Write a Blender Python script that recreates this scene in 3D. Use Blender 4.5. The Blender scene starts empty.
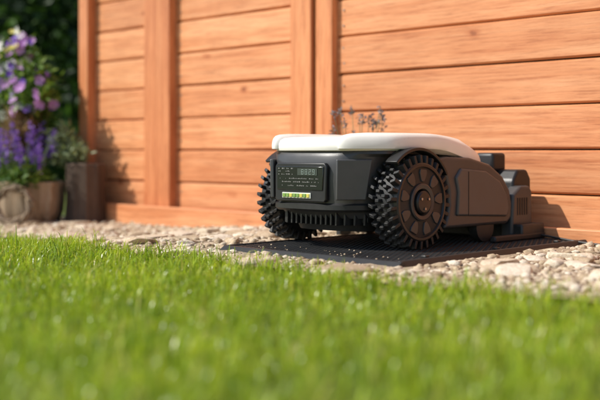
import bpy, bmesh, math, random
import numpy as np
from mathutils import Vector, noise, Matrix
random.seed(4); rng=np.random.default_rng(4)
S=bpy.context.scene
COL=S.collection

# ------------------------------------------------------------------ helpers
def sm(t):
    t=max(0.0,min(1.0,t)); return t*t*(3-2*t)
def gz(x,y): return -0.05*sm((-x-2.35)/1.2)
def edge(x):
    e=1.665+0.37*sm((-x-2.1)/1.7)+0.12*sm((x+1.5)/1.2)
    return e+0.045*noise.noise(Vector((x*3.1,0.3,0)))+0.03*noise.noise(Vector((x*9.0,4.3,0)))

def empty(name,loc=(0,0,0)):
    e=bpy.data.objects.new(name,None); e.location=loc; e.empty_display_size=.1; COL.objects.link(e); return e
def mesh_obj(name,verts,faces,mat,parent=None,smooth=None,bevel=0,seg=2,loc=None):
    me=bpy.data.meshes.new(name); me.from_pydata([tuple(v) for v in verts],[],faces); me.update()
    bm=bmesh.new(); bm.from_mesh(me); bmesh.ops.recalc_face_normals(bm,faces=bm.faces); bm.to_mesh(me); bm.free()
    return finish(name,me,mat,parent,smooth,bevel,seg,loc)
def finish(name,me,mat,parent=None,smooth=None,bevel=0,seg=2,loc=None):
    o=bpy.data.objects.new(name,me); COL.objects.link(o)
    for m in (mat if isinstance(mat,(list,tuple)) else [mat]): me.materials.append(m)
    if smooth is not None:
        for p in me.polygons: p.use_smooth=True
        me.set_sharp_from_angle(angle=math.radians(smooth))
    if bevel>0:
        b=o.modifiers.new('bev','BEVEL'); b.width=bevel; b.segments=seg; b.limit_method='ANGLE'; b.angle_limit=math.radians(28)
        b.harden_normals=False
        if smooth is None:
            for p in me.polygons: p.use_smooth=True
            me.set_sharp_from_angle(angle=math.radians(28))
    if parent: o.parent=parent
    if loc: o.location=loc
    return o
def fast_mesh(name,V,F,k,mat,parent=None,smooth=False):
    me=bpy.data.meshes.new(name)
    me.vertices.add(len(V)); me.vertices.foreach_set('co',np.ascontiguousarray(V,dtype=np.float32).ravel())
    me.loops.add(F.size); me.loops.foreach_set('vertex_index',np.ascontiguousarray(F,dtype=np.int32).ravel())
    me.polygons.add(len(F)); me.polygons.foreach_set('loop_start',np.arange(0,F.size,k,dtype=np.int32))
    me.polygons.foreach_set('loop_total',np.full(len(F),k,dtype=np.int32))
    me.update(calc_edges=True); me.validate()
    if smooth:
        me.polygons.foreach_set('use_smooth',np.ones(len(F),dtype=bool))
    o=bpy.data.objects.new(name,me); COL.objects.link(o); me.materials.append(mat)
    if parent: o.parent=parent
    return o
def box_vf(x0,x1,y0,y1,z0,z1,base=0):
    v=[(x0,y0,z0),(x1,y0,z0),(x1,y1,z0),(x0,y1,z0),(x0,y0,z1),(x1,y0,z1),(x1,y1,z1),(x0,y1,z1)]
    f=[(0,3,2,1),(4,5,6,7),(0,1,5,4),(1,2,6,5),(2,3,7,6),(3,0,4,7)]
    return v,[tuple(i+base for i in q) for q in f]
def boxes(name,lst,mat,parent=None,bevel=.002,seg=2):
    V=[];F=[]
    for b in lst:
        v,f=box_vf(*b,base=len(V)); V+=v;F+=f
    return mesh_obj(name,V,F,mat,parent,None,bevel,seg)
def prism(name,pts,x0,x1,mat,parent=None,bevel=.004,seg=3,axis='X'):
    n=len(pts)
    if axis=='X': V=[(x0,a,b) for a,b in pts]+[(x1,a,b) for a,b in pts]
    elif axis=='Y': V=[(a,x0,b) for a,b in pts]+[(a,x1,b) for a,b in pts]
    F=[tuple(range(n)),tuple(range(2*n-1,n-1,-1))]+[(i,(i+1)%n,(i+1)%n+n,i+n) for i in range(n)]
    return mesh_obj(name,V,F,mat,parent,None,bevel,seg)
def chaikin(p,it=2,r=.25):
    for _ in range(it):
        q=[]
        for i in range(len(p)):
            a=p[i];b=p[(i+1)%len(p)]
            q.append((a[0]*(1-r)+b[0]*r,a[1]*(1-r)+b[1]*r)); q.append((a[0]*r+b[0]*(1-r),a[1]*r+b[1]*(1-r)))
        p=q
    return p
def loft(name,rings,mat,parent=None,smooth=35,bevel=0):
    n=len(rings[0]);V=[];F=[]
    for r in rings: V+=r
    for k in range(len(rings)-1):
        for i in range(n):
            j=(i+1)%n
            F.append((k*n+i,k*n+j,(k+1)*n+j,(k+1)*n+i))
    F.append(tuple(range(n))); F.append(tuple(range((len(rings)-1)*n+n-1,(len(rings)-1)*n-1,-1)))
    return mesh_obj(name,V,F,mat,parent,smooth,bevel)
def lathe(name,prof,axis_pt,mat,parent=None,n=48,smooth=35,axis='X'):
    V=[];F=[]
    for a,r in prof:
        for i in range(n):
            t=2*math.pi*i/n
            if axis=='X': V.append((axis_pt[0]+a,axis_pt[1]+r*math.cos(t),axis_pt[2]+r*math.sin(t)))
            else: V.append((axis_pt[0]+r*math.cos(t),axis_pt[1]+r*math.sin(t),axis_pt[2]+a))
    m=len(prof)
    for k in range(m-1):
        for i in range(n):
            j=(i+1)%n; F.append((k*n+i,k*n+j,(k+1)*n+j,(k+1)*n+i))
    F.append(tuple(range(n)));F.append(tuple(range(m*n-1,(m-1)*n-1,-1)))
    return mesh_obj(name,V,F,mat,parent,smooth)

# ------------------------------------------------------------------ materials
def newmat(name):
    m=bpy.data.materials.new(name); m.use_nodes=True; nt=m.node_tree
    return m,nt,nt.nodes['Principled BSDF'],nt.nodes['Material Output']
def N(nt,t,**k):
    n=nt.nodes.new(t)
    for a,b in k.items(): setattr(n,a,b)
    return n
def ramp(nt,fac,stops):
    r=N(nt,'ShaderNodeValToRGB'); e=r.color_ramp.elements
    while len(e)<len(stops): e.new(.5)
    for i,(p,c) in enumerate(stops):
        e[i].position=p; e[i].color=(*c,1) if len(c)==3 else c
    nt.links.new(fac,r.inputs[0]); return r.outputs[0]
def mix(nt,a,b,fac,mode='MIX'):
    m=N(nt,'ShaderNodeMix',data_type='RGBA',blend_type=mode)
    for s,v in ((0,fac),(6,a),(7,b)):
        if hasattr(v,'links') or hasattr(v,'is_linked'): nt.links.new(v,m.inputs[s])
        else: m.inputs[s].default_value=v if s==0 else (*v,1)
    return m.outputs[2]
def coords(nt,scale=(1,1,1),kind='Object'):
    t=N(nt,'ShaderNodeTexCoord'); mp=N(nt,'ShaderNodeMapping'); mp.inputs['Scale'].default_value=scale
    nt.links.new(t.outputs[kind],mp.inputs[0]); return mp.outputs[0]
def noise_t(nt,vec,scale,detail=4,rough=.6):
    n=N(nt,'ShaderNodeTexNoise'); n.inputs['Scale'].default_value=scale; n.inputs['Detail'].default_value=detail; n.inputs['Roughness'].default_value=rough
    nt.links.new(vec,n.inputs['Vector']); return n
def bump(nt,b,h,strength,dist=.002):
    n=N(nt,'ShaderNodeBump'); n.inputs['Strength'].default_value=strength; n.inputs['Distance'].default_value=dist
    nt.links.new(h,n.inputs['Height']); nt.links.new(n.outputs[0],b.inputs['Normal'])
def plastic(name,c,rough=.45,grain=900,bs=.25,var=.25,dust=None,damt=.35):
    m,nt,b,o=newmat(name); v=coords(nt)
    n=noise_t(nt,v,14,6); n2=noise_t(nt,v,grain,2)
    col=ramp(nt,n.outputs[0],[(.3,tuple(x*(1-var) for x in c)),(.7,tuple(x*(1+var) for x in c))])
    if dust:
        geo=N(nt,'ShaderNodeNewGeometry'); sx=N(nt,'ShaderNodeSeparateXYZ'); nt.links.new(geo.outputs['Position'],sx.inputs[0])
        mr=N(nt,'ShaderNodeMapRange'); mr.inputs[1].default_value=.16; mr.inputs[2].default_value=.02; mr.inputs[3].default_value=0; mr.inputs[4].default_value=damt
        nt.links.new(sx.outputs[2],mr.inputs[0])
        n3=noise_t(nt,v,55,6,.75); mu=N(nt,'ShaderNodeMath',operation='MULTIPLY'); nt.links.new(mr.outputs[0],mu.inputs[0]); nt.links.new(n3.outputs[0],mu.inputs[1])
        col=mix(nt,col,dust,mu.outputs[0])
    nt.links.new(col,b.inputs['Base Color']); b.inputs['Roughness'].default_value=rough
    rr=N(nt,'ShaderNodeMapRange'); rr.inputs[3].default_value=rough-.1; rr.inputs[4].default_value=rough+.15
    nt.links.new(n.outputs[0],rr.inputs[0]); nt.links.new(rr.outputs[0],b.inputs['Roughness'])
    bump(nt,b,n2.outputs[0],bs,.0006); return m
def wood(name,c1,c2,c3,along='X',bs=.5,knots=True,rough=.55):
    m,nt,b,o=newmat(name)
    sc=(1.2,14,26) if along=='X' else (26,14,1.2)
    v=coords(nt,sc)
    geo=N(nt,'ShaderNodeNewGeometry'); rnd=geo.outputs['Random Per Island']
    add=N(nt,'ShaderNodeVectorMath',operation='ADD'); cmb=N(nt,'ShaderNodeCombineXYZ')
    mul=N(nt,'ShaderNodeMath',operation='MULTIPLY'); mul.inputs[1].default_value=37; nt.links.new(rnd,mul.inputs[0])
    for i in range(3): nt.links.new(mul.outputs[0],cmb.inputs[i])
    nt.links.new(v,add.inputs[0]); nt.links.new(cmb.outputs[0],add.inputs[1])
    n=noise_t(nt,add.outputs[0],1.3,5,.6); n.inputs['Distortion'].default_value=.8
    fine=noise_t(nt,add.outputs[0],6,5,.75)
    base=ramp(nt,n.outputs[0],[(.30,c1),(.5,c2),(.72,c3)])
    fr=ramp(nt,fine.outputs[0],[(.36,(.60,.48,.40)),(.47,(.88,.83,.80)),(.56,(1,1,1))])
    base=mix(nt,base,fr,.75,'MULTIPLY')
    rb=ramp(nt,rnd,[(0,(.84,.78,.73)),(.5,(.97,.96,.96)),(1,(1.08,1.12,1.14))])
    base=mix(nt,base,rb,.9,'MULTIPLY')
    bl=noise_t(nt,coords(nt),2.6,5,.6); br=ramp(nt,bl.outputs[0],[(.3,(.84,.79,.74)),(.7,(1.06,1.08,1.1))])
    base=mix(nt,base,br,.85,'MULTIPLY')
    if knots:
        kv=coords(nt,(1.9,0.0,3.7) if along=='X' else (3.7,0,1.9))
        add2=N(nt,'ShaderNodeVectorMath',operation='ADD'); nt.links.new(kv,add2.inputs[0])
        wn=noise_t(nt,coords(nt),18,2); sc2=N(nt,'ShaderNodeVectorMath',operation='SCALE'); sc2.inputs['Scale'].default_value=.07
        nt.links.new(wn.outputs[1],sc2.inputs[0]); nt.links.new(sc2.outputs[0],add2.inputs[1])
        vo=N(nt,'ShaderNodeTexVoronoi'); vo.inputs['Scale'].default_value=1.7; nt.links.new(add2.outputs[0],vo.inputs['Vector'])
        kk=ramp(nt,vo.outputs['Distance'],[(0,(.25,.13,.08)),(.04,(.42,.25,.16)),(.06,(.78,.62,.52)),(.12,(1,1,1))])
        base=mix(nt,base,kk,.85,'MULTIPLY')
    nt.links.new(base,b.inputs['Base Color']); b.inputs['Roughness'].default_value=rough
    bump(nt,b,fine.outputs[0],bs,.0012); return m
def leafmat(name,stops,trans=.35,rough=.5,spec=.3,vscale=3.0,vamt=.5,tint=(1.0,1.1,.45),lo=(.68,.72,.6),hi=(1.25,1.2,1.1)):
    m,nt,b,o=newmat(name)
    geo=N(nt,'ShaderNodeNewGeometry'); c=ramp(nt,geo.outputs['Random Per Island'],stops)
    n=noise_t(nt,coords(nt),vscale,3); vr=ramp(nt,n.outputs[0],[(.3,lo),(.7,hi)])
    c=mix(nt,c,vr,vamt,'MULTIPLY')
    nt.links.new(c,b.inputs['Base Color']); b.inputs['Roughness'].default_value=rough; b.inputs['Specular IOR Level'].default_value=spec
    t=N(nt,'ShaderNodeBsdfTranslucent'); nt.links.new(mix(nt,c,tint,.6,'MULTIPLY'),t.inputs[0])
    ms=N(nt,'ShaderNodeMixShader'); ms.inputs[0].default_value=trans
    nt.links.new(b.outputs[0],ms.inputs[1]); nt.links.new(t.outputs[0],ms.inputs[2]); nt.links.new(ms.outputs[0],o.inputs[0]); return m

M_board=wood('stained_board',(.64,.235,.088),(.77,.335,.145),(.83,.41,.20))
M_post=wood('stained_post',(.57,.185,.066),(.71,.27,.105),(.77,.325,.14),along='Z')
M_dark=wood('weathered_wood',(.05,.032,.022),(.10,.068,.046),(.17,.12,.085),along='Z',knots=False,rough=.85,bs=1)
M_grass=leafmat('grass_blade',[(0,(.16,.27,.015)),(.35,(.32,.46,.025)),(.8,(.50,.62,.04)),(.94,(.64,.66,.10)),(1,(.70,.60,.26))],trans=.42,rough=.32,spec=.6,vscale=9,vamt=.9,tint=(1.08,1.1,.4),lo=(.50,.62,.5),hi=(1.25,1.2,1.1))
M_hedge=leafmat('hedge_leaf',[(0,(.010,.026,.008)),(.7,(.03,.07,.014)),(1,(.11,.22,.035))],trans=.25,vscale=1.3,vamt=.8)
M_bush=leafmat('bush_leaf',[(0,(.05,.11,.02)),(.6,(.13,.23,.04)),(1,(.27,.38,.07))],trans=.35)
M_sage=leafmat('grey_leaf',[(0,(.13,.18,.09)),(1,(.33,.38,.22))],trans=.25)
M_dry=leafmat('dry_leaf',[(0,(.20,.12,.06)),(1,(.45,.32,.18))],trans=.25)
M_purple=leafmat('purple_petal',[(0,(.14,.06,.42)),(.6,(.25,.12,.58)),(1,(.46,.28,.75))],trans=.3,tint=(1,1,1))
M_laven=leafmat('lavender_floret',[(0,(.18,.17,.16)),(.6,(.30,.27,.30)),(1,(.42,.38,.40))],trans=.3,tint=(1,1,1))
M_pink=leafmat('mauve_petal',[(0,(.38,.14,.48)),(1,(.66,.40,.74))],trans=.3,tint=(1,1,1))
M_white=leafmat('white_petal',[(0,(.74,.72,.66)),(1,(.84,.84,.8))],trans=.3,vamt=.1,tint=(1,1,1))
M_yellow=leafmat('yellow_petal',[(0,(.7,.6,.10)),(1,(.8,.75,.3))],trans=.3,vamt=.1)

M_case=plastic('grey_casing',(.052,.0515,.052),.34,var=.12)
M_case2=plastic('grey_side_panel',(.074,.073,.073),.31,var=.12)
M_black=plastic('black_plastic',(.012,.0122,.0125),.40,var=.3,dust=(.15,.14,.12))
M_tyre=plastic('tyre_rubber',(.0125,.0127,.013),.55,grain=500,bs=.5,var=.3,dust=(.18,.16,.13),damt=.22)
M_hub=plastic('hub_plastic',(.013,.0133,.0137),.34,var=.2,dust=(.16,.14,.11),damt=.15)
M_spoke=plastic('spoke_plastic',(.038,.038,.039),.31,var=.15,dust=(.16,.14,.11),damt=.15)
M_lid=plastic('cream_lid',(.85,.82,.75),.28,var=.03,bs=.08)
M_mat=plastic('base_plastic',(.018,.0178,.0175),.5,var=.3)
def gloss(name,c,rough=.08):
    m,nt,b,o=newmat(name); n=noise_t(nt,coords(nt),60,3); nt.links.new(ramp(nt,n.outputs[0],[(.3,tuple(x*.9 for x in c)),(.7,c)]),b.inputs['Base Color']); b.inputs['Roughness'].default_value=rough; return m
M_screen=gloss('screen_glass',(.016,.019,.017))
M_lcd=gloss('lcd',(.045,.058,.050),.2)
M_digit=gloss('lcd_digit',(.25,.31,.27),.4)
M_text=gloss('printed_text',(.22,.215,.20),.5)
M_green=gloss('green_button',(.20,.34,.07),.4)
M_yel=gloss('yellow_button',(.62,.55,.10),.4)
M_paper=gloss('white_label',(.66,.67,.58),.4)
M_metal,nt,b,o=newmat('screw_metal'); n_=noise_t(nt,coords(nt),80,3); nt.links.new(ramp(nt,n_.outputs[0],[(.3,(.25,.2,.16)),(.7,(.5,.45,.4))]),b.inputs['Base Color']); b.inputs['Metallic'].default_value=.8; b.inputs['Roughness'].default_value=.45

M_ground,nt,b,o=newmat('lawn_soil'); v=coords(nt)
n1=noise_t(nt,v,1.2,4); n2=noise_t(nt,v,90,5,.7)
c=ramp(nt,n2.outputs[0],[(.3,(.06,.08,.015)),(.5,(.15,.20,.03)),(.7,(.26,.32,.05))])
c=mix(nt,c,ramp(nt,n1.outputs[0],[(.3,(.7,.75,.6)),(.7,(1.2,1.15,1.05))]),.8,'MULTIPLY')
nt.links.new(c,b.inputs['Base Color']); b.inputs['Roughness'].default_value=.9; bump(nt,b,n2.outputs[0],.8,.02)
M_sand,nt,b,o=newmat('crushed_stone_bed'); v=coords(nt)
n1=noise_t(nt,v,7,4); n2=noise_t(nt,v,160,6,.75)
c=ramp(nt,n2.outputs[0],[(.3,(.28,.21,.13)),(.5,(.54,.43,.30)),(.68,(.70,.60,.46))])
c=mix(nt,c,ramp(nt,n1.outputs[0],[(.3,(.75,.7,.64)),(.65,(1.05,1.03,1))]),.9,'MULTIPLY')
nt.links.new(c,b.inputs['Base Color']); b.inputs['Roughness'].default_value=.95; bump(nt,b,n2.outputs[0],1,.006)
M_stone,nt,b,o=newmat('sandstone'); v=coords(nt); geo=N(nt,'ShaderNodeNewGeometry')
n2=noise_t(nt,v,120,5,.7)
c=ramp(nt,geo.outputs['Random Per Island'],[(0,(.34,.25,.155)),(.3,(.55,.43,.29)),(.65,(.68,.56,.41)),(1,(.76,.68,.55))])
c=mix(nt,c,ramp(nt,n2.outputs[0],[(.3,(.62,.56,.48)),(.62,(1.05,1.05,1.05))]),.9,'MULTIPLY')
nt.links.new(c,b.inputs['Base Color']); b.inputs['Roughness'].default_value=.9; bump(nt,b,n2.outputs[0],.9,.004)

# ------------------------------------------------------------------ ground
xs=np.unique(np.concatenate([[-400,-150,-60,-30,-15,-9],np.arange(-7,3,.12),[4,8,15,30,60,150,400]]))
ys=np.unique(np.concatenate([[-400,-150,-60,-25,-10,-4],np.arange(-1,4,.15),[5,8,12,20,40,100,400]]))
X,Y=np.meshgrid(xs,ys)
Zg=np.vectorize(gz)(X,Y)
V=np.stack([X,Y,Zg],-1).reshape(-1,3); nx=len(xs)
F=np.array([(j*nx+i,j*nx+i+1,(j+1)*nx+i+1,(j+1)*nx+i) for j in range(len(ys)-1) for i in range(nx-1)])
fast_mesh('lawn_ground',V,F,4,M_ground,smooth=True)
xs=np.arange(-7.5,2.6,.025); T=np.linspace(0,1,45); V=[]
for t in T:
    for x in xs:
        e=edge(x)-.02; y=e+(2.86-e)*t
        V.append((x,y,gz(x,y)+.006+.005*(noise.noise(Vector((x*9,y*9,1)))+.6)+.003*noise.noise(Vector((x*33,y*33,1)))))
nx=len(xs); F=np.array([(j*nx+i,j*nx+i+1,(j+1)*nx+i+1,(j+1)*nx+i) for j in range(len(T)-1) for i in range(nx-1)])
fast_mesh('stone_path',np.array(V),F,4,M_sand,smooth=True)
def ico(sub):
    bm=bmesh.new(); bmesh.ops.create_icosphere(bm,subdivisions=sub,radius=1)
    a=np.array([v.co[:] for v in bm.verts]); f=np.array([[v.index for v in f.verts] for f in bm.faces]); bm.free(); return a,f
ICO={1:ico(1),2:ico(2),3:ico(3)}
VV=[];FF=[];cnt=0
def add_stone(x,y,sx,sy,sz,sub=2,lo=.35,hi=.75,npl=9,tilt=.14,dz=0):
    global cnt
    v,fi=ICO[sub]; v=v.copy()
    if sub==1: v=v*rng.uniform(.65,1.15,len(v))[:,None]
    else:
        for _ in range(npl):
            nrm=rng.normal(size=3); nrm/=np.linalg.norm(nrm); d=rng.uniform(lo,hi)
            s=v@nrm; over=np.maximum(s-d,0); v=v-over[:,None]*nrm[None,:]
        v[:,2]=np.minimum(v[:,2],rng.uniform(.45,.7))
    v=v*np.array([sx,sy,sz])*1.25; a=rng.uniform(0,6.28); c_,s_=math.cos(a),math.sin(a)
    tlt=rng.normal(0,tilt); v=v@np.array([[1,0,0],[0,math.cos(tlt),math.sin(tlt)],[0,-math.sin(tlt),math.cos(tlt)]])
    v=v@np.array([[c_,s_,0],[-s_,c_,0],[0,0,1]])
    v+=np.array([x,y,gz(x,y)+.008+sz*.22+dz])
    VV.append(v);FF.append(fi+cnt);cnt+=len(v)
def inmat(x,y,m=0): return -2.16-m<x<-1.53+m and y>1.86-m
k=0
while k<10500:
    x=rng.uniform(-5.4,.1); y=rng.uniform(1.56,2.76)
    if y<edge(x): continue
    r=abs(rng.normal(0,.0045))+.003
    if inmat(x,y,r): continue
    add_stone(x,y,r*rng.uniform(.9,1.6),r*rng.uniform(.7,1.1),r*rng.uniform(.5,.9),1); k+=1
for k in range(34):   # crumbs carried onto the base plate
    x=rng.uniform(-2.12,-1.56); y=1.89+abs(rng.normal(0,.07)); r=rng.uniform(.0012,.0034)
    add_stone(x,y,r,r*.8,r*.7,1,dz=.0115)
k=0
while k<900:
    x=rng.uniform(-5.4,.1); y=rng.uniform(1.56,2.76)
    if y<edge(x): continue
    r=rng.uniform(.009,.020)
    if inmat(x,y,r*1.3): continue
    add_stone(x,y,r*rng.uniform(1.,1.7),r*rng.uniform(.7,1.1),r*rng.uniform(.3,.55)); k+=1
k=0
while k<150:
    x=rng.uniform(-2.7,0) if k%5 else rng.uniform(-5,-2.7); y=rng.uniform(1.62,2.72)
    if y<edge(x)+.02: continue
    r=rng.uniform(.028,.060)
    if inmat(x,y,r*1.3): continue
    add_stone(x,y,r*rng.uniform(.95,1.5),r*rng.uniform(.7,1.),rng.uniform(.012,.020),3,.4,.8,8,.08); k+=1
fast_mesh('loose_stones',np.concatenate(VV),np.concatenate(FF),3,M_stone)

# ------------------------------------------------------------------ grass
ex=np.arange(-12,6,.01); ev=np.array([edge(x) for x in ex])
def blades(n,zr,ar,hr,w,pts=None):
    if pts is None:
        Zc=rng.uniform(*zr,n); a=rng.uniform(*ar,n)
        x=.7096*a-.7046*Zc; y=.7046*a+.7096*Zc
        e=np.interp(x,ex,ev)+rng.normal(0,.026,n)
        k=y<e; x=x[k];y=y[k]; n=len(x)
    else: x,y=pts; n=len(x)
    cl=np.sin(x*37+np.sin(y*29)*2)*np.sin(y*41+np.sin(x*23)*2)
    k=rng.uniform(size=n)<.68+.32*cl; x=x[k];y=y[k];cl=cl[k];n=len(x)
    h=rng.uniform(*hr,n)*(1+.28*cl)*(1+.18*np.sin(x*7.3)*np.sin(y*6.1))
    tall=rng.uniform(size=n)<.035; h[tall]*=1.45
    az=rng.uniform(0,6.283,n); lean=np.abs(rng.normal(.5,.42,n)); fa=az+rng.normal(1.57,.5,n)
    wv=w*rng.uniform(.6,1.25,n)
    q=np.clip((-x-2.35)/1.2,0,1); z0=-0.05*q**2*(3-2*q)-.002
    d=np.stack([np.cos(az),np.sin(az)],1); s=np.stack([np.cos(fa),np.sin(fa)],1)*wv[:,None]*.5
    P=np.stack([x,y],1)
    def lvl(t,bend,ws):
        off=np.sin(lean*bend)*h*t; zz=np.cos(lean*bend)*h*t
        c=P+d*off[:,None]
        return np.concatenate([c-s*ws,(z0+zz)[:,None]],1),np.concatenate([c+s*ws,(z0+zz)[:,None]],1)
    a0,b0=lvl(0,0,.8); a1,b1=lvl(.5,.6,1); a2,b2=lvl(.82,1.1,.7); t3,_=lvl(1,1.7,0)
    V=np.stack([a0,b0,a1,b1,a2,b2,t3],1).reshape(-1,3)
    i=np.arange(n)[:,None]*7
    T=np.concatenate([i+np.array([[0,1,3]]),i+np.array([[0,3,2]]),i+np.array([[2,3,5]]),i+np.array([[2,5,4]]),i+np.array([[4,5,6]])])
    return V,T
tx_=[];ty_=[]
for k in range(30):   # stray tufts growing in the stone bed
    cx=rng.uniform(-4.6,-.6); cy=edge(cx)+abs(rng.normal(0,.08))+.03
    if inmat(cx,cy,-.0): continue
    m=rng.integers(8,30); tx_.append(cx+rng.normal(0,.012,m)); ty_.append(cy+rng.normal(0,.012,m))
parts=[blades(140000,(.55,3.1),(-1.3,1.7),(.020,.050),.0025),
       blades(55000,(3.1,6.5),(-2.4,1.0),(.020,.046),.0045),
       blades(0,None,None,(.016,.036),.0025,(np.concatenate(tx_),np.concatenate(ty_)))]
off=0;VV=[];FF=[]
for v,t in parts: VV.append(v);FF.append(t+off);off+=len(v)
fast_mesh('grass',np.concatenate(VV),np.concatenate(FF),3,M_grass)

# ------------------------------------------------------------------ fence
fence=empty('wooden_fence')
WY=2.80; PITCH=.136
XR=3.0
panels=[(-4.126,-3.706),(-3.524,-2.783),(-2.591,-.72),(-.53,1.35),(1.54,XR)]
bl=[];scr=[]
z_top=2.0
for (a,b_) in panels:
    z=.146-PITCH
    while z<z_top-.02:
        j=random.uniform(-.0016,.0016); zj=random.uniform(-.0012,.0012)
        z0=z; z1=z+PITCH
        if z<.02: z0=-.06
        bl.append((a-.03,b_+.03,WY+j,WY+.022+j,z0+.0022+zj,z1-.0022+zj))
        for xx in (a+.035,b_-.035):
            for zz in (z0+.04,z1-.04):
                scr.append((xx+random.uniform(-.003,.003),zz))
        z+=PITCH
def board(x0,x1,y0,y1,z0,z1,V,F):
    b=len(V)
    prof=[(y0+.008,z0),(y0,z0+.006),(y0,z1-.005),(y0+.007,z1),(y1,z1),(y1,z0)]
    for x in (x0,x1):
        for y,z in prof: V.append((x,y,z))
    F.append(tuple(b+i for i in range(6))[::-1]); F.append(tuple(b+6+i for i in range(6)))
    for i in range(6): F.append((b+i,b+(i+1)%6,b+6+(i+1)%6,b+6+i))
V=[];F=[]
for q in bl: board(*q,V,F)
mesh_obj('boards',V,F,M_board,fence)
boxes('backing',[(-4.12,XR,WY+.026,WY+.04,-.06,z_top)],M_dark,fence,0.001)
posts=[(-4.195,-4.122,WY-.045,WY+.06),(-3.712,-3.640,WY-.030,WY+.05),(-3.634,-3.520,WY-.040,WY+.05),(-2.788,-2.680,WY-.045,WY+.05),(-2.672,-2.588,WY-.030,WY+.05),
       (-.73,-.63,WY-.045,WY+.05),(-.622,-.525,WY-.03,WY+.05),(1.34,1.44,WY-.045,WY+.05),(1.448,1.545,WY-.03,WY+.05),(XR-.005,XR+.09,WY-.04,WY+.06)]
boxes('posts',[(p[0],p[1],p[2],p[3],-.06,z_top+.01) for p in posts],M_post,fence,.004)
boxes('kickboard',[(-4.13,-2.73,WY-.075,WY-.047,-.09,.043),(-2.726,-.6,WY-.075,WY-.047,-.09,.05),(-.596,XR,WY-.075,WY-.047,-.09,.05)],M_board,fence,.004)
boxes('kick_spacer',[(-4.12,XR,WY-.046,WY-.0035,-.09,.020)],M_dark,fence,.001)
boxes('cap_rail',[(-4.24,XR+.1,WY-.06,WY+.08,z_top+.012,z_top+.045)],M_post,fence,.004)
V=[];F=[]
for (x,z) in scr:
    b=len(V); r=.0036
    for i in range(8):
        t=i*math.pi/4; V.append((x+r*math.cos(t),WY-.0028,z+r*math.sin(t)))
    for i in range(8):
        t=i*math.pi/4; V.append((x+r*math.cos(t),WY+.004,z+r*math.sin(t)))
    F.append(tuple(b+i for i in range(8))); F+= [(b+i,b+(i+1)%8,b+8+(i+1)%8,b+8+i) for i in range(8)]
mesh_obj('screws',V,F,M_metal,fence)

# ------------------------------------------------------------------ robot mower
MX,MY=-1.95,2.162
mower=empty('robotic_lawn_mower',(MX,MY,0))
def outl(hwf,yf,hwc,yc,hws,yb,hwb):
    r=[(hwf,yf),(hwc,yc),(hws,yc+.06),(hws,.06),(hws,.15),(hws,yb-.10),(hwb,yb)]
    l=[(-x,y) for x,y in r[::-1]]
    return chaikin(r+l,3,.22)
def ring(p,z,slope=0,y0=.12,y1=.36,sx=1,sy=1,cy=.08):
    out=[]
    for x,y in p:
        X=x*sx; Yy=cy+(y-cy)*sy
        out.append((X,Yy,z-slope*sm((Yy-y0)/(y1-y0))))
    return out
A=outl
loft('casing',[ring(A(.085,-.150,.150,-.10,.160,.42,.12),.100),
               ring(A(.100,-.168,.158,-.105,.163,.43,.13),.118),
               ring(A(.108,-.184,.164,-.108,.166,.44,.14),.134),
               ring(A(.113,-.188,.168,-.108,.167,.44,.14),.200,.01,.3,.44),
               ring(A(.114,-.186,.172,-.106,.170,.43,.14),.240,.04,.28,.43),
               ring(A(.113,-.183,.180,-.100,.176,.41,.14),.262,.045,.25,.43),
               ring(A(.112,-.179,.196,-.092,.205,.40,.14),.2695,.045,.25,.42),
               ring(A(.108,-.174,.196,-.090,.204,.39,.14),.2765,.045,.25,.42)],M_case,mower,30)
loft('belly',[ring(A(.07,-.12,.12,-.08,.14,.38,.1),.065),ring(A(.075,-.135,.135,-.09,.15,.40,.11),.102)],M_black,mower,30)
loft('bumper_lip',[ring(A(.104,-.186,.160,-.112,.160,.10,.1),.118),ring(A(.108,-.193,.167,-.114,.165,.10,.1),.124),ring(A(.108,-.193,.168,-.113,.165,.10,.1),.136),ring(A(.105,-.186,.163,-.112,.163,.10,.1),.141)],M_black,mower,30)
rib=[]
for i in range(17):
    x=-.145+i*.29/16
    yf=-.158 if abs(x)<.095 else -.158+(abs(x)-.095)*1.0
    rib.append((x-.0035,x+.0035,yf,yf+.05,.082,.117))
boxes('comb',rib,M_black,mower,.001,1)
boxes('undertray',[(-.15,.15,-.10,.02,.088,.104)],M_black,mower,.003)
prism('display_bezel',[(-.100,.150),(-.094,.143),(.082,.143),(.088,.150),(.091,.236),(.083,.246),(-.092,.246),(-.100,.236)],-.193,-.180,M_black,mower,.003,2,'Y')
prism('display_glass',[(-.090,.174),(.078,.174),(.082,.236),(-.090,.236)],-.1955,-.1905,M_screen,mower,.0015,2,'Y')
boxes('lcd_window',[(-.012,.060,-.1966,-.1960,.213,.231)],M_lcd,mower,0)
dg=[]
def seg7(x,z,w,h,mask,t=.0012):
    y0,y1=-.1976,-.1970
    s={0:(x,x+w,z+h-t,z+h),1:(x+w-t,x+w,z+h/2,z+h),2:(x+w-t,x+w,z,z+h/2),3:(x,x+w,z,z+t),4:(x,x+t,z,z+h/2),5:(x,x+t,z+h/2,z+h),6:(x,x+w,z+h/2-t/2,z+h/2+t/2)}
    for k in mask: a=s[k]; dg.append((a[0],a[1],y0-k*.00004,y1-k*.00004,a[2],a[3]))
for i,mk in enumerate([[0,1,2,3,4,5,6],[0,1,2,3,4,5,6],[0,1,3,4,6],[0,1,2,3,5,6]]): seg7(.004+i*.0135,.2155,.008,.013,mk)
boxes('lcd_digits',dg,M_digit,mower,0)
tx=[]
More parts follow.
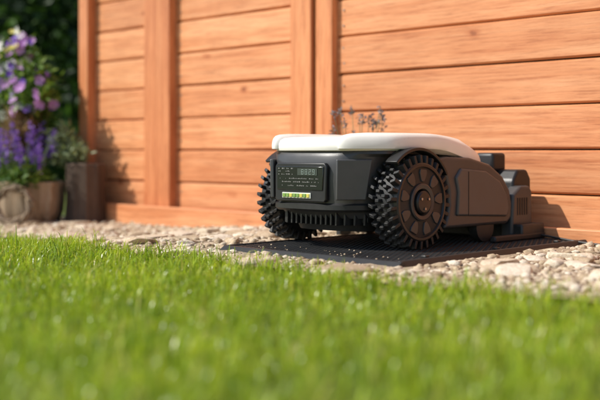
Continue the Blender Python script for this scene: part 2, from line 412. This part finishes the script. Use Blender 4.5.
for row,(z,x0,x1) in enumerate([(.229,-.084,-.028),(.222,-.084,-.040),(.214,-.084,-.03),(.203,-.078,.066),(.194,-.075,.07),(.184,-.07,.062)]):
    x=x0
    while x<x1:
        w=random.uniform(.0015,.005); 
        if random.random()<.75: tx.append((x,min(x+w,x1),-.1965,-.1959,z,z+random.choice((.0016,.0022,.003))))
        x+=w+.0022
boxes('printed_symbols',tx,M_text,mower,0)
boxes('key_strip',[(-.070,.036,-.1960,-.1925,.152,.167)],M_paper,mower,.001)
kb=[(-.067+i*.0127,-.0565+i*.0127,-.1980,-.1955,.1545,.1645) for i in range(8)]
boxes('green_keys',[kb[i] for i in (0,1,3,4,6)],M_green,mower,.001)
boxes('yellow_keys',[kb[i] for i in (2,5,7)],M_yel,mower,.001)
for s in (1,-1):
    V=[(s*.118,-.1865,.150),(s*.161,-.120,.150),(s*.166,-.113,.205),(s*.172,-.107,.255),(s*.120,-.1875,.255)]
    n=Vector((s*.84,-.54,0)); V2=[tuple(Vector(v)+n*.005) for v in V]; V=[tuple(Vector(v)-n*.006) for v in V]
    F=[(0,1,2,3,4),(9,8,7,6,5)]+[(i,(i+1)%5,(i+1)%5+5,i+5) for i in range(5)]
    mesh_obj('cheek_panel',V+V2,F,M_case2,mower,None,.003,3)
LO=(.112,-.186,.198,-.088,.212,.37,.15)
lid=[]
for sc,z in [(.965,.2765),(.99,.2785),(1.0,.286),(.995,.297),(.975,.306),(.93,.312),(.82,.3155),(.6,.318),(.3,.319)]:
    lid.append(ring(A(*LO),z,.052,.08,.38,sc,sc,.06))
loft('lid',lid,M_lid,mower,50)
for s in (1,-1):
    p=chaikin([(s*.118,-.196),(s*.206,-.088),(s*.224,-.02),(s*.226,.12),(s*.218,.28),(s*.190,.36),(s*.120,.33),(s*.100,.10),(s*.092,-.12)],3,.22)
    cx=s*.16
    rs=[]
    for sc,z in [(.97,.2815),(1.0,.283),(1.01,.291),(.995,.303),(.955,.312),(.88,.3185),(.74,.3225),(.4,.325)]:
        rs.append([(cx+(x-cx)*sc,.09+(y-.09)*(1-(1-sc)*.5),z-.052*sm(((.09+(y-.09)*sc)-.08)/.30)) for x,y in p])
    loft('lid_shoulder',rs,M_lid,mower,50)
wc=(0,.1435)
arc=[(wc[0]+.138*math.cos(math.radians(t)),wc[1]+.138*math.sin(math.radians(t))) for t in (-34,-20,-5,10,25,40,54)]
pod=arc+[(.13,.262),(.24,.258),(.33,.240),(.395,.205),(.43,.165),(.445,.12),(.440,.082),(.415,.066)]
pod2=[(.165,.10),(.172,.165),(.160,.205),(.185,.230),(.30,.222),(.37,.192),(.405,.152),(.418,.112),(.405,.088)]
for s in (1,-1):
    prism('side_pod',pod,s*.13,s*.236,M_case,mower,.010,4)
    prism('side_pod_panel',pod2,s*.228,s*.243,M_case2,mower,.006,3)
    def sx_(a,b): return (min(s*a,s*b),max(s*a,s*b))
    boxes('pod_groove',[(*sx_(.2425,.2440),.215,.2175,.10,.22)],M_black,mower,0)
    ang=[math.radians(t) for t in range(30,138,6)]
    pts=[(.134*math.cos(t),wc[1]+.134*math.sin(t)) for t in ang]+[(.1425*math.cos(t),wc[1]+.1425*math.sin(t)) for t in reversed(ang)]
    prism('fender',pts,s*.205,s*.244,M_black,mower,.002,2)
    ang=[math.radians(t) for t in range(44,112,6)]
    pts=[(.130*math.cos(t),wc[1]+.130*math.sin(t)) for t in ang]+[(.1365*math.cos(t),wc[1]+.1365*math.sin(t)) for t in reversed(ang)]
    prism('fender_liner',pts,s*.15,s*.206,M_black,mower,.002,2)
    boxes('shoulder_block',[(*sx_(.15,.205),-.03,.14,.266,.283)],M_black,mower,.004)
for wi,s in enumerate((1,-1)):
    w=empty('drive_wheel_%d'%(wi+1)); w.parent=mower
    c=(s*.17,0,.1435)
    T=[(s*a,r) for a,r in [(0,.06),(.002,.095),(.010,.106),(.035,.109),(.068,.106),(.076,.1005),(.078,.094)]]
    lathe('tyre',T,c,M_tyre,w,64)
    V=[];F=[]
    def lug(a0,a1,x0,x1,skew,r0,r1):
        b=len(V)
        for r,sh in ((r0,0),(r1,.016)):
            q_=.0025 if r==r1 else 0
            for x,t,ss in ((x0+q_,a0,1),(x1-q_,a0+skew,1),(x1-q_,a1+skew,-1),(x0+q_,a1,-1)):
                tt=t+sh*ss
                V.append((c[0]+s*x,c[1]+r*math.cos(tt),c[2]+r*math.sin(tt)))
        for q in [(0,1,2,3),(7,6,5,4),(0,4,5,1),(1,5,6,2),(2,6,7,3),(3,7,4,0)]: F.append(tuple(b+i for i in q))
    NL=30
    for i in range(NL):
        a=2*math.pi*i/NL; st=2*math.pi/NL
        lug(a,a+st*.50,-.001,.019,.05,.100,.1235)
        lug(a+st*.5,a+st*.98,.021,.038,0,.103,.1225)
        lug(a,a+st*.48,.041,.058,0,.103,.1225)
        lug(a+st*.5,a+st*1.0,.061,.081,-.05,.0985,.1235)
    mesh_obj('tread_lugs',V,F,M_tyre,w,None,.0010,1)
    lathe('rim',[(s*.070,.104),(s*.080,.103),(s*.083,.099),(s*.083,.093),(s*.074,.089),(s*.0695,.03)],c,M_hub,w,64)
    lathe('rim_ring',[(s*.068,.050),(s*.083,.049),(s*.085,.045),(s*.083,.036),(s*.078,.033)],c,M_spoke,w,48)
    lathe('hub_cap',[(s*.074,.031),(s*.086,.030),(s*.090,.026),(s*.091,.012),(s*.091,.004)],c,M_hub,w,40)
    V=[];F=[]
    for i in range(9):
        a=2*math.pi*i/9+.1
        pr=[(.050,-.006),(.062,-.013),(.078,-.0185),(.090,-.016),(.090,.016),(.078,.0185),(.062,.013),(.050,.006)]
        b=len(V)
        for xx,k in ((.068,1),(.0815,.80)):
            for r,t in pr:
                rr=.070+(r-.070)*k; tt=t*k
                V.append((c[0]+s*xx,c[1]+rr*math.cos(a)-tt*math.sin(a),c[2]+rr*math.sin(a)+tt*math.cos(a)))
        F.append(tuple(b+j for j in range(8)));F.append(tuple(b+15-j for j in range(8)))
        F+=[(b+j,b+(j+1)%8,b+8+(j+1)%8,b+8+j) for j in range(8)]
    mesh_obj('petal_spokes',V,F,M_spoke,w,None,.0012,2)
    V=[];F=[]
    for i in range(3):
        a=2*math.pi*i/3+.5
        b=len(V)
        for xx in (.0905,.0935):
            for j in range(8):
                t=j*math.pi/4; V.append((c[0]+s*xx,c[1]+.017*math.cos(a)+.0035*math.cos(t),c[2]+.017*math.sin(a)+.0035*math.sin(t)))
        F.append(tuple(b+8+j for j in range(8))); F+=[(b+j,b+(j+1)%8,b+8+(j+1)%8,b+8+j) for j in range(8)]
    mesh_obj('hub_bolts',V,F,M_metal,w)
    lathe('axle',[(-s*.06,.022),(s*.01,.022)],c,M_black,w,24)
    lathe('caster_wheel',[(-s*.016,.030),(-s*.014,.042),(s*.014,.042),(s*.016,.030)],(s*.215,.315,.0625),M_tyre,w,32)
    boxes('caster_fork',[(min(s*.19,s*.18),max(s*.19,s*.18),.295,.335,.05,.11)],M_black,w,.003)
lathe('cutting_deck',[(0,.10),(.004,.125),(.03,.13),(.036,.12)],(0,.19,.050),M_black,mower,48,axis='Z')

# ------------------------------------------------------------------ charging station
st=empty('charging_station')
x0,x1,y0,y1=-2.15,-1.55,1.885,2.74
pt=.0165; V=[];F=[]
R=pt/math.sqrt(3)
def hexv(cx,cy,r,z): return [(cx+r*math.cos(math.radians(60*i+30)),cy+r*math.sin(math.radians(60*i+30)),z) for i in range(6)]
row=0; y=y0+.012
while y<y1-.01:
    x=x0+.012+(pt/2 if row%2 else 0)
    while x<x1-.01:
        b=len(V); V+=hexv(x,y,R*1.0,.0188)+hexv(x,y,R*.70,.0195)+hexv(x,y,R*.66,.012)
        for i in range(6):
            j=(i+1)%6
            F.append((b+i,b+j,b+6+j,b+6+i)); F.append((b+6+i,b+6+j,b+12+j,b+12+i))
        F.append(tuple(b+12+i for i in range(6)))
        x+=pt
    y+=R*1.5; row+=1
mesh_obj('perforated_plate',V,F,M_mat,st)
boxes('plate_base',[(x0,x1,y0,y1,.003,.0115)],M_mat,st,.002)
prism('front_ramp',[(y0-.028,.003),(y0+.004,.003),(y0+.008,.0205),(y0-.002,.0205)],x0-.012,x1+.012,M_mat,st,.002,2)
prism('side_rim',[(x1-.006,.003),(x1+.018,.003),(x1+.004,.022),(x1-.004,.022)],y0,y1,M_mat,st,.002,2,'Y')
prism('side_rim',[(x0+.006,.003),(x0-.018,.003),(x0-.004,.022),(x0+.004,.022)],y0,y1,M_mat,st,.002,2,'Y')
boxes('wheel_guide',[(-1.695,-1.675,2.46,2.72,.02,.038),(-2.245,-2.225,2.42,2.70,.0,.040)],M_mat,st,.005)
boxes('ground_pegs',[(x1-.03,x1-.015,y0+.12+i*.3,y0+.135+i*.3,.019,.025) for i in range(3)],M_black,st,.002)
prism('tower',[(2.60,.02),(2.735,.02),(2.735,.195),(2.715,.222),(2.665,.222),(2.64,.19),(2.625,.10),(2.60,.08)],-2.10,-1.735,M_black,st,.008,3)
prism('tower_shoulder',[(2.59,.02),(2.70,.02),(2.70,.160),(2.685,.175),(2.64,.175),(2.60,.15)],-1.750,-1.708,M_case,st,.008,3)
boxes('foot_block',[(-1.72,-1.678,2.60,2.72,.018,.065)],M_black,st,.006)
boxes('contact_head',[(-1.865,-1.80,2.63,2.70,.215,.272)],M_black,st,.010,3)
boxes('contact_arm',[(-1.99,-1.91,2.56,2.66,.10,.17)],M_black,st,.006)
boxes('tower_louvre',[(-1.7085,-1.7065,2.62+.012*i,2.626+.012*i,.09,.14) for i in range(5)],M_black,st,0)
cu=bpy.data.curves.new('power_cable','CURVE'); cu.dimensions='3D'; cu.bevel_depth=.0035; sp=cu.splines.new('BEZIER')
P=[(-1.68,2.70,.03),(-1.50,2.68,.015),(-1.2,2.70,.012),(-.8,2.68,.012),(0,2.70,.012)]
sp.bezier_points.add(len(P)-1)
for i,p in enumerate(P):
    q=sp.bezier_points[i]; q.co=p; q.handle_left_type=q.handle_right_type='AUTO'
oc=bpy.data.objects.new('power_cable',cu); COL.objects.link(oc); cu.materials.append(M_black); oc.parent=st

# ------------------------------------------------------------------ plants
def leaves(name,pts,size,mat,parent=None,updir=None,aspect=.5,flat=.6):
    n=len(pts); P=np.asarray(pts)
    d=rng.normal(size=(n,3)); d[:,2]=d[:,2]*flat+(.2 if updir is None else updir); d/=np.linalg.norm(d,axis=1)[:,None]
    u=rng.normal(size=(n,3)); u-= (u*d).sum(1)[:,None]*d; u/=np.linalg.norm(u,axis=1)[:,None]
    nn=np.cross(d,u); L=size*rng.uniform(.6,1.3,n)[:,None]
    a=P; b=P+d*L*.45+u*L*aspect*.5+nn*L*.08; c=P+d*L-nn*L*.05; e=P+d*L*.45-u*L*aspect*.5+nn*L*.08
    V=np.stack([a,b,c,e],1).reshape(-1,3); i=np.arange(n)[:,None]*4
    T=np.concatenate([i+np.array([[0,1,2]]),i+np.array([[0,2,3]])])
    return fast_mesh(name,V,T,3,mat,parent)
def blob_pts(blobs,n,shell=.5):
    B=np.array(blobs); vol=(B[:,3]*B[:,4]*B[:,5])**.8; idx=rng.choice(len(B),n,p=vol/vol.sum())
    d=rng.normal(size=(n,3)); d/=np.linalg.norm(d,axis=1)[:,None]; r=rng.uniform(shell,1.05,n)[:,None]
    return B[idx,:3]+d*r*B[idx,3:]
def stems(name,segs,mat,parent=None,r=.002):
    V=[];F=[]
    for p,q,ra,rb in segs:
        p=Vector(p);q=Vector(q);d=(q-p).normalized(); u=d.orthogonal().normalized(); w=d.cross(u); b=len(V)
        for c,rr in ((p,ra),(q,rb)):
            for i in range(5):
                t=i*2*math.pi/5; V.append(tuple(c+(u*math.cos(t)+w*math.sin(t))*rr))
        F+=[(b+i,b+(i+1)%5,b+5+(i+1)%5,b+5+i) for i in range(5)]
    return mesh_obj(name,V,F,mat,parent,60)
def flowers(name,pts,r,mat,parent,petals=5,face=(.35,-.75,.45)):
    V=[];F=[]
    for p in pts:
        f=(Vector(face)+Vector([random.gauss(0,.4) for _ in range(3)])).normalized(); u=f.orthogonal().normalized(); w=f.cross(u); p=Vector(p); rr=r*random.uniform(.7,1.2)
        ph=random.uniform(0,6)
        b0=len(V)
        V.append(tuple(p))
        for k in range(petals):
            for dt,rad,h in ((-.5,.55,.1),(-.32,1,.28),(.32,1,.28),(.5,.55,.1)):
                t=ph+(k+dt)*2*math.pi/petals
                V.append(tuple(p+(u*math.cos(t)+w*math.sin(t))*rr*rad+f*rr*h))
            b=b0+1+k*4; F.append((b0,b,b+1,b+2,b+3))
    return mesh_obj(name,V,F,mat,parent)
def lavender(root,base,n,h,spread,spike=.05,mat=None,per=34,hv=(.75,1.08),fs=.013):
    segs=[];pts=[];lf=[]
    for i in range(n):
        a=random.uniform(0,6.28); s=spread*math.sqrt(random.random()); hh=h*random.uniform(*hv)
        p0=Vector(base)+Vector((math.cos(a)*s*.3,math.sin(a)*s*.3,0)); p1=Vector(base)+Vector((math.cos(a)*s,math.sin(a)*s,hh)); pm=(p0+p1)/2+Vector((math.cos(a)*s*-.1,0,hh*.05))
        segs+= [(p0,pm,.0018,.0014),(pm,p1,.0014,.001)]
        for k in range(per):
            t=random.random(); rr=.010*(1-.6*t)
            pts.append(p1+Vector((random.gauss(0,rr*.6),random.gauss(0,rr*.6),-spike+spike*t*1.2)))
        for k in range(12):
            t=random.uniform(.02,.55); lf.append(p0.lerp(p1,t)+Vector((random.gauss(0,.008),random.gauss(0,.008),0)))
    stems('stalks',segs,M_sage,root); leaves('florets',pts,fs,mat or M_purple,root,updir=.8,aspect=.6); leaves('narrow_leaves',lf,.045,M_sage,root,updir=1.0,aspect=.12)

G=-.05
pl=empty('bark_planter',(-4.19,2.50,G))
prof=[(0,.105),(.01,.118),(.06,.135),(.12,.142),(.165,.140),(.185,.146),(.192,.143),(.192,.128),(.165,.124)]
M_bark=wood('pale_bark',(.14,.10,.065),(.34,.26,.17),(.52,.43,.32),along='Z',knots=False,rough=.9,bs=1)
V=[];F=[];n=40
for z,r in prof:
    for i in range(n):
        t=2*math.pi*i/n; rr=r*(1+.035*math.sin(7*t+z*9)+.03*math.sin(17*t+1))
        V.append((rr*math.cos(t)*1.1,rr*math.sin(t),z))
for k in range(len(prof)-1):
    for i in range(n): j=(i+1)%n; F.append((k*n+i,k*n+j,(k+1)*n+j,(k+1)*n+i))
F.append(tuple(range(n))); F.append(tuple(range(len(V)-1,len(V)-n-1,-1)))
mesh_obj('bark_wall',V,F,M_bark,pl,40)
wr=empty('twig_wreath',(-4.075,2.345,G+.095)); wr.rotation_euler=(0,0,math.radians(40))
for q in range(9):
    cu=bpy.data.curves.new('twig','CURVE'); cu.dimensions='3D'; cu.bevel_depth=.0055; cu.bevel_resolution=1; sp=cu.splines.new('POLY'); sp.points.add(35)
    ph=random.uniform(0,6); 
    for i in range(36):
        t=2*math.pi*i/36; r=.076+.011*math.sin(3*t+ph)+.005*math.sin(8*t+ph)
        sp.points[i].co=(r*math.cos(t),.011*math.cos(3*t+ph)+.22*r*math.sin(t),r*math.sin(t)*.97,1)
    sp.use_cyclic_u=True
    o_=bpy.data.objects.new('twig',cu); COL.objects.link(o_); cu.materials.append(M_dark if q%3==0 else M_bark); o_.parent=wr
stp=empty('wooden_stump',(-4.00,2.665,G))
V=[];F=[];n=44;prof=[(0,.098),(.02,.092),(.12,.086),(.24,.087),(.268,.086),(.274,.08),(.274,.03)]
for z,r in prof:
    for i in range(n):
        t=2*math.pi*i/n; rr=r*(1+.03*math.sin(9*t+z*3)+.025*math.sin(21*t+z*5)+.02*math.sin(4*t)); V.append((rr*math.cos(t),rr*math.sin(t),z))
for k in range(len(prof)-1):
    for i in range(n): j=(i+1)%n; F.append((k*n+i,k*n+j,(k+1)*n+j,(k+1)*n+i))
F.append(tuple(range(n))); F.append(tuple(range(len(V)-1,len(V)-n-1,-1)))
mesh_obj('trunk_section',V,F,M_dark,stp,40)
gp=empty('sage_plant')
pts=blob_pts([(-4.02,2.62,.27,.085,.07,.05),(-4.09,2.60,.33,.07,.06,.07),(-4.12,2.60,.25,.07,.05,.05)],800,.1)
leaves('sage_leaves',pts,.035,M_sage,gp,updir=.5,aspect=.4)
stems('sage_stems',[((-4.0,2.66,.20),(p[0],p[1],p[2]),.003,.0015) for p in pts[::14]],M_sage,gp)
lv=empty('lavender_plant'); lavender(lv,(-4.15,2.44,.10),34,.25,.135,.085,per=44,hv=(.60,1.20),fs=.015)
tr=empty('trailing_plant')
pts=blob_pts([(-4.2,2.47,.15,.16,.13,.06),(-4.10,2.42,.17,.09,.08,.07),(-4.3,2.45,.19,.10,.10,.08),(-4.24,2.37,.11,.06,.03,.06)],2600,.2)
leaves('trailing_leaves',pts,.036,M_bush,tr,updir=.3)
fb=empty('flowering_bush')
bb=[(-4.48,2.66,.46,.18,.14,.14),(-4.36,2.60,.59,.16,.14,.10),(-4.52,2.62,.71,.16,.14,.10),(-4.30,2.58,.50,.13,.12,.08),(-4.20,2.53,.53,.11,.09,.07),(-4.62,2.64,.36,.15,.14,.18),(-4.56,2.62,.56,.13,.12,.12),(-4.40,2.70,.33,.09,.07,.08),(-4.27,2.54,.64,.10,.09,.06),(-4.38,2.56,.74,.08,.06,.07)]
pts=blob_pts(bb,5800,.15); leaves('bush_leaves',pts,.042,M_bush,fb)
stems('bush_stems',[((-4.42+random.gauss(0,.03),2.66+random.gauss(0,.03),G),tuple(p),.006,.0015) for p in pts[::130]],M_dark,fb)
pts=blob_pts(bb,360,1.0); pts=[p for p in pts if p[1]<2.60 and p[2]>.42]
nf=len(pts)
flowers('mauve_flowers',pts[:int(nf*.4)],.025,M_pink,fb); flowers('violet_flowers',pts[int(nf*.4):int(nf*.72)],.022,M_purple,fb)
top=[(-4.52,2.56,.80,.18,.10,.06),(-4.42,2.52,.70,.16,.1,.09)]
flowers('white_flowers',list(blob_pts(top,18,.7))+pts[int(nf*.72):int(nf*.82)],.026,M_white,fb,6); flowers('yellow_flowers',blob_pts(top,22,.7),.015,M_yellow,fb)
dp=empty('dried_grass_plant')
pts=blob_pts([(-4.30,2.50,.34,.10,.08,.10)],500,.1); leaves('dry_leaves',pts,.07,M_dry,dp,updir=1.2,aspect=.12)
stems('dry_stems',[((-4.24+random.gauss(0,.03),2.53+random.gauss(0,.03),.10),tuple(p),.002,.001) for p in pts[::12]],M_dry,dp)
lv2=empty('lavender_plant'); lavender(lv2,(-2.31,2.60,.0),15,.41,.10,.03,M_laven,per=16,hv=(.82,1.04))

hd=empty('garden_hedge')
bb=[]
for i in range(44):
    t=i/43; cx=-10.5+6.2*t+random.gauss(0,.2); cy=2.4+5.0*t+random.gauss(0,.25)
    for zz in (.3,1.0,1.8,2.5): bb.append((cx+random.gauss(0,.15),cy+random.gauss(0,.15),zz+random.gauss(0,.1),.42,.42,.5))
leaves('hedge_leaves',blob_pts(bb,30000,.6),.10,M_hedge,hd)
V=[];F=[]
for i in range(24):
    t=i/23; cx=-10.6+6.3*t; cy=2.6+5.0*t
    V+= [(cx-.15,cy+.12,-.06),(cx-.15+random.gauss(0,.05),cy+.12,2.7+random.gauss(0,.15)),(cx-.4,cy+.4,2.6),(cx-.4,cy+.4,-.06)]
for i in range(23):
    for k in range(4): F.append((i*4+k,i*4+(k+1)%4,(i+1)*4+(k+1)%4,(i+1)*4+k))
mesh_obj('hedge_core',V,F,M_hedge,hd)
for (tx_,ty_,hh) in ((-9.5,6.5,5.5),(-12.5,4.5,6.5),(-6.5,9.5,6)):
    t_=empty('garden_tree',(tx_,ty_,-.05)); segs=[]; bb=[]
    segs.append(((0,0,0),(.1,0,hh*.4),.16,.11)); 
    for k in range(9):
        a=k*2.4; e=(math.cos(a)*random.uniform(.8,1.6),math.sin(a)*random.uniform(.8,1.6),hh*random.uniform(.5,.95))
        segs.append(((.1,0,hh*random.uniform(.25,.4)),e,.07,.02)); bb.append((*e,random.uniform(.5,.9),random.uniform(.5,.9),random.uniform(.4,.8)))
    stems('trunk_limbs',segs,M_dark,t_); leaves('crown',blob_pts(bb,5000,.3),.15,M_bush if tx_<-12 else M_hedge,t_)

# ------------------------------------------------------------------ light, world, camera
sd=Vector((-.58,-.82,0)).normalized(); el=math.radians(45)
dirs=Vector((sd.x*math.cos(el),sd.y*math.cos(el),math.sin(el)))
L=bpy.data.lights.new('sun','SUN'); L.energy=5.0; L.angle=math.radians(.5); L.color=(1,.955,.88)
lo=bpy.data.objects.new('sun',L); COL.objects.link(lo); lo.rotation_euler=dirs.to_track_quat('Z','Y').to_euler(); lo.location=(-3,-4,6)
W=bpy.data.worlds.new('World'); S.world=W; W.use_nodes=True; nt=W.node_tree
sky=nt.nodes.new('ShaderNodeTexSky'); sky.sky_type='NISHITA'; sky.sun_disc=False; sky.sun_elevation=el; sky.sun_rotation=math.atan2(dirs.x,dirs.y)
bg=nt.nodes['Background']; nt.links.new(sky.outputs[0],bg.inputs[0]); bg.inputs[1].default_value=.15
cam=bpy.data.cameras.new('camera'); co=bpy.data.objects.new('camera',cam); COL.objects.link(co)
co.location=(0,0,.275); co.rotation_euler=(math.radians(90),0,math.radians(44.8))
cam.lens=63; cam.sensor_width=36; cam.shift_y=-.0805; cam.clip_start=.05; cam.clip_end=2000
cam.dof.use_dof=True; cam.dof.focus_distance=2.76; cam.dof.aperture_fstop=2.1
S.camera=co
S.view_settings.view_transform='Standard'; S.view_settings.look='None'; S.view_settings.exposure=0
